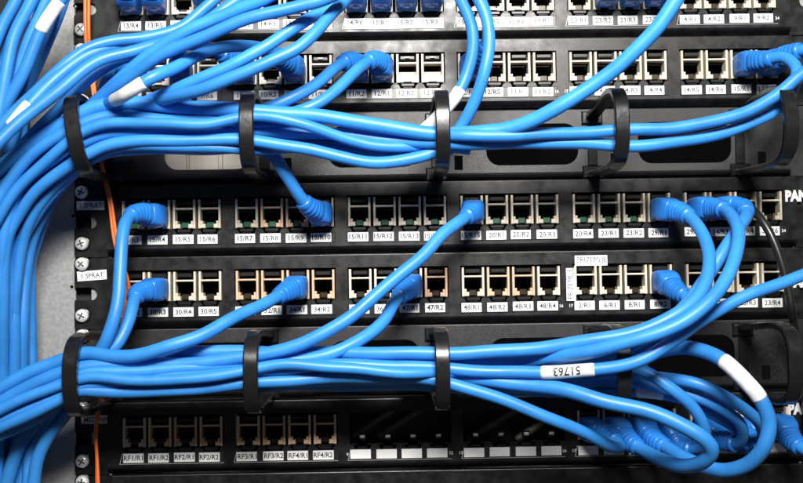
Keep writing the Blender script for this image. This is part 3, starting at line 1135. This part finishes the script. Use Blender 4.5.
cable('blue cable dropping steeply from the lower ring behind the front loop',
      [(682, 446, 22), (698, 448, 36), (705, 438, 46), (704, 424, 54), (692, 405, 60), (669, 386, 62), (645, 372, 56), (620, 368, 46),
       (580, 376, 34), (520, 382, 30), (456, 383, 28), (300, 384, 28), (120, 387, 28), (85, 393, 28), (62, 405, 28), (34, 440, 28), (27, 495, 28)], (4, 19), 11)
cable('blue cable from the bottom panel arching up left, short one behind the wide loop',
      [(724, 440, 22), (738, 444, 34), (743, 436, 42), (738, 424, 48), (715, 406, 52), (692, 396, 50), (660, 388, 42), (639, 382, 36),
       (600, 382, 26), (540, 386, 22), (456, 387, 22), (400, 386, 20)], (4, 20), 11)
cable('blue cable from the bottom panel arching up left, long one touching the wide loop',
      [(752, 440, 22), (762, 444, 32), (762, 432, 42), (752, 418, 52), (732, 402, 58), (702, 386, 58), (676, 379, 52), (650, 376, 40),
       (610, 376, 26), (540, 380, 20), (456, 381, 18), (400, 380, 18)], (4, 21), 11)
cable('blue cable from the last port of the bottom panel bending right out of view',
      [(790, 438, 22), (799, 446, 32), (812, 452, 40), (840, 455, 44)], (4, 23), 11)
cable('blue cable with a short white sleeve lowest beside the lower right ring',
      [(752, 447, 14), (740, 432, 30), (716, 416, 40), (690, 402, 38), (662, 393, 36), (640, 389, 32), (610, 388, 22), (560, 390, 16), (500, 392, 14)],
      (4, 22), 9, sleeve=((664, 393, 36), (636, 389, 32), None))
for lb, pts, rd in (
        ('thin blue cable lowest of the upper bundle, sagging between the left rings',
         [(452, 150, 40), (420, 154, 40), (380, 152, 44), (330, 148, 52), (290, 146, 58), (250, 147, 62), (200, 147, 66), (150, 148, 66), (110, 151, 62),
          (90, 160, 60), (72, 172, 58), (52, 190, 54), (34, 214, 50), (22, 246, 46), (16, 300, 40), (18, 360, 28), (20, 430, 20), (16, 500, 16)], 3.0),
        ('thin blue cable crossing over the upper bundle from the middle ring to the left ring',
         [(470, 150, 54), (440, 146, 56), (400, 146, 62), (350, 140, 67), (300, 125, 73), (250, 119, 73), (200, 126, 74), (150, 124, 74), (110, 124, 73),
          (86, 131, 72), (64, 144, 70), (40, 164, 68), (14, 190, 66), (-8, 226, 64)], 3.0),
        ('thin blue cable crossing over the lower bundle between the left and middle rings',
         [(520, 374, 56), (470, 372, 62), (440, 373, 66), (400, 373, 72), (340, 366, 74), (290, 361, 74), (250, 368, 73), (190, 380, 74), (130, 381, 74),
          (90, 379, 73), (62, 386, 72), (34, 397, 72), (-8, 416, 70)], 3.0),
        ('blue cable arching up from the left edge, topmost of the arcs to the second panel',
         [(232, -16, 50), (205, 8, 54), (180, 28, 58), (150, 36, 62), (115, 40, 66), (84, 50, 70), (56, 70, 74), (34, 92, 76), (12, 114, 76), (-10, 138, 76)], 3.3)):
    cable(lb, pts, rad=rd)
# lower left verticals
for k, (lb, pts) in enumerate((
        ('blue vertical cable hugging the left edge below the upper bundle', [(3, 190, 34), (-1, 250, 34), (-3, 320, 32), (-4, 380, 24), (-8, 500, 20)]),
        ('blue vertical cable second from the left edge at mid height', [(20, 200, 20), (12, 240, 20), (6, 300, 18), (4, 360, 14), (3, 430, 8), (-3, 495, 8)]),
        ('dark blue vertical cable deep in the left bundle', [(34, 205, 8), (22, 245, 8), (17, 300, 6), (17, 360, 2), (20, 430, 2), (13, 495, 2)]),
        ('blue vertical cable on the rail side of the left bundle at mid height', [(52, 196, 22), (38, 236, 20), (29, 270, 16), (27, 320, 12), (28, 370, 8), (36, 430, 6), (30, 495, 6)]),
        ('dark blue vertical cable in the lower left corner behind the others', [(8, 400, 4), (6, 440, 4), (2, 495, 4)]))):
    cable(lb, pts)
cable('blue vertical cable in the lower left corner beside the grey plate',
      [(30, 232, 22), (30, 300, 22), (31, 360, 20), (32, 420, 18), (26, 450, 18), (20, 495, 18)])
cable('blue vertical cable leaving at the lower left corner',
      [(14, 236, 28), (11, 300, 26), (10, 370, 20), (13, 430, 18), (9, 455, 18), (-4, 495, 18)])


for k, (a, b) in enumerate((((352, 437), (396, 408)), ((378, 437), (424, 408)), ((468, 440), (516, 410)), ((516, 440), (560, 411)))):
    A, B = px(*a, -18), px(*b, -18)
    mb = MB()  # tan tube modelled as a beige diagonal reflection in the bay
    P, s_ = catmull([A - A, (A + B) / 2 - A + np.array([0, 1.0, 0.0]), B - A], 2.0)
    sec_ = ring_sec(2.4, 12)
    sweep(mb, P, lambda i: sec_)
    o = mb.build('bay_streak', 'streak_tan', None, A, smooth=True)
    tag(o, ('pale reflection streak inside the empty bay after port RF4/R2', 'pale reflection streak inside the left empty bay group, right one',
            'pale reflection streak inside the right empty bay group, left one', 'pale reflection streak in the last empty bay before port 17')[k], 'cable', 'pale reflection streaks inside the empty bays')

# pale bracket behind the left slot of the upper manager
a, b = px(156, 150, -16), px(262, 150, -16)
mb = MB()
mb.box(0, b[0] - a[0], 0, 1.5, -16, 16, 0, 0.3)
mb.box(20, 21.5, -3, -0.05, -16, 16, 0, 0.2)
mb.box(40, 42.5, -3, -0.05, -16, 16, 0, 0.2)
o = mb.build('rear_bracket', 'bracket_beige', None, (a[0], 16, a[2]))
tag(o, 'pale beige metal bracket seen through the left slot of the upper manager', 'bracket')

# --- orange fibre pair and the thin black cable
def fibre():
    pts = [(87, -20, 12), (87, 30, 12), (88, 50, 10), (91, 72, 9), (94, 92, 9), (98, 130, 7), (103, 170, 9), (110, 200, 9),
           (115, 237, 9), (121, 262, 9), (127, 285, 8), (127, 307, 8), (122, 330, 6), (110, 365, 3), (102, 392, 6), (98, 412, 12),
           (96, 430, 14), (97, 460, 14), (98, 495, 14)]
    P, s = catmull([px(*p) for p in pts], 3.0)
    org = P[0].copy()
    root = thing('fibre_cable', 'thin orange twin fibre cable running down the left side of the panels', 'cable', org)
    for k in (-1, 1):
        mb = MB()
        Q = P - org
        Q = Q + np.stack([k * 1.1 * np.cos(s / 60), k * 0.6 * np.sin(s / 60), 0 * s], 1)
        sec = ring_sec(1.02, 12)
        sweep(mb, Q, lambda i: sec)
        mb.build('strand', 'fibre_orange', root, smooth=True)


fibre()


def black_cable():
    W = [np.array([jx(22), 3.0, ZROW[2] + 14]), np.array([jx(22), -7.0, ZROW[2] + 14])]
    W += [px(*p) for p in [(757, 214, 18), (767, 228, 24), (778, 252, 28), (788, 288, 30), (793, 318, 30), (799, 350, 20), (806, 400, 10), (808, 440, 4)]]
    P, s = catmull(W, 2.5)
    org = P[0].copy()
    root = thing('thin_cable', 'thin black cable from port 34/R4 hanging down along the right edge', 'cable', org)
    mb = MB()
    sec = ring_sec(2.5, 14)
    sweep(mb, P - org, lambda i: sec)
    mb.build('jacket', 'cable_black', root, smooth=True)
    mb = MB()
    mb.box(jx(22) - 4.5 - org[0], jx(22) + 4.5 - org[0], -5.5 - org[1], 2 - org[1], 10.2 + ZROW[2] - org[2], 17.6 + ZROW[2] - org[2], 0, 0.8)
    mb.build('plug', 'cable_black', root)


black_cable()
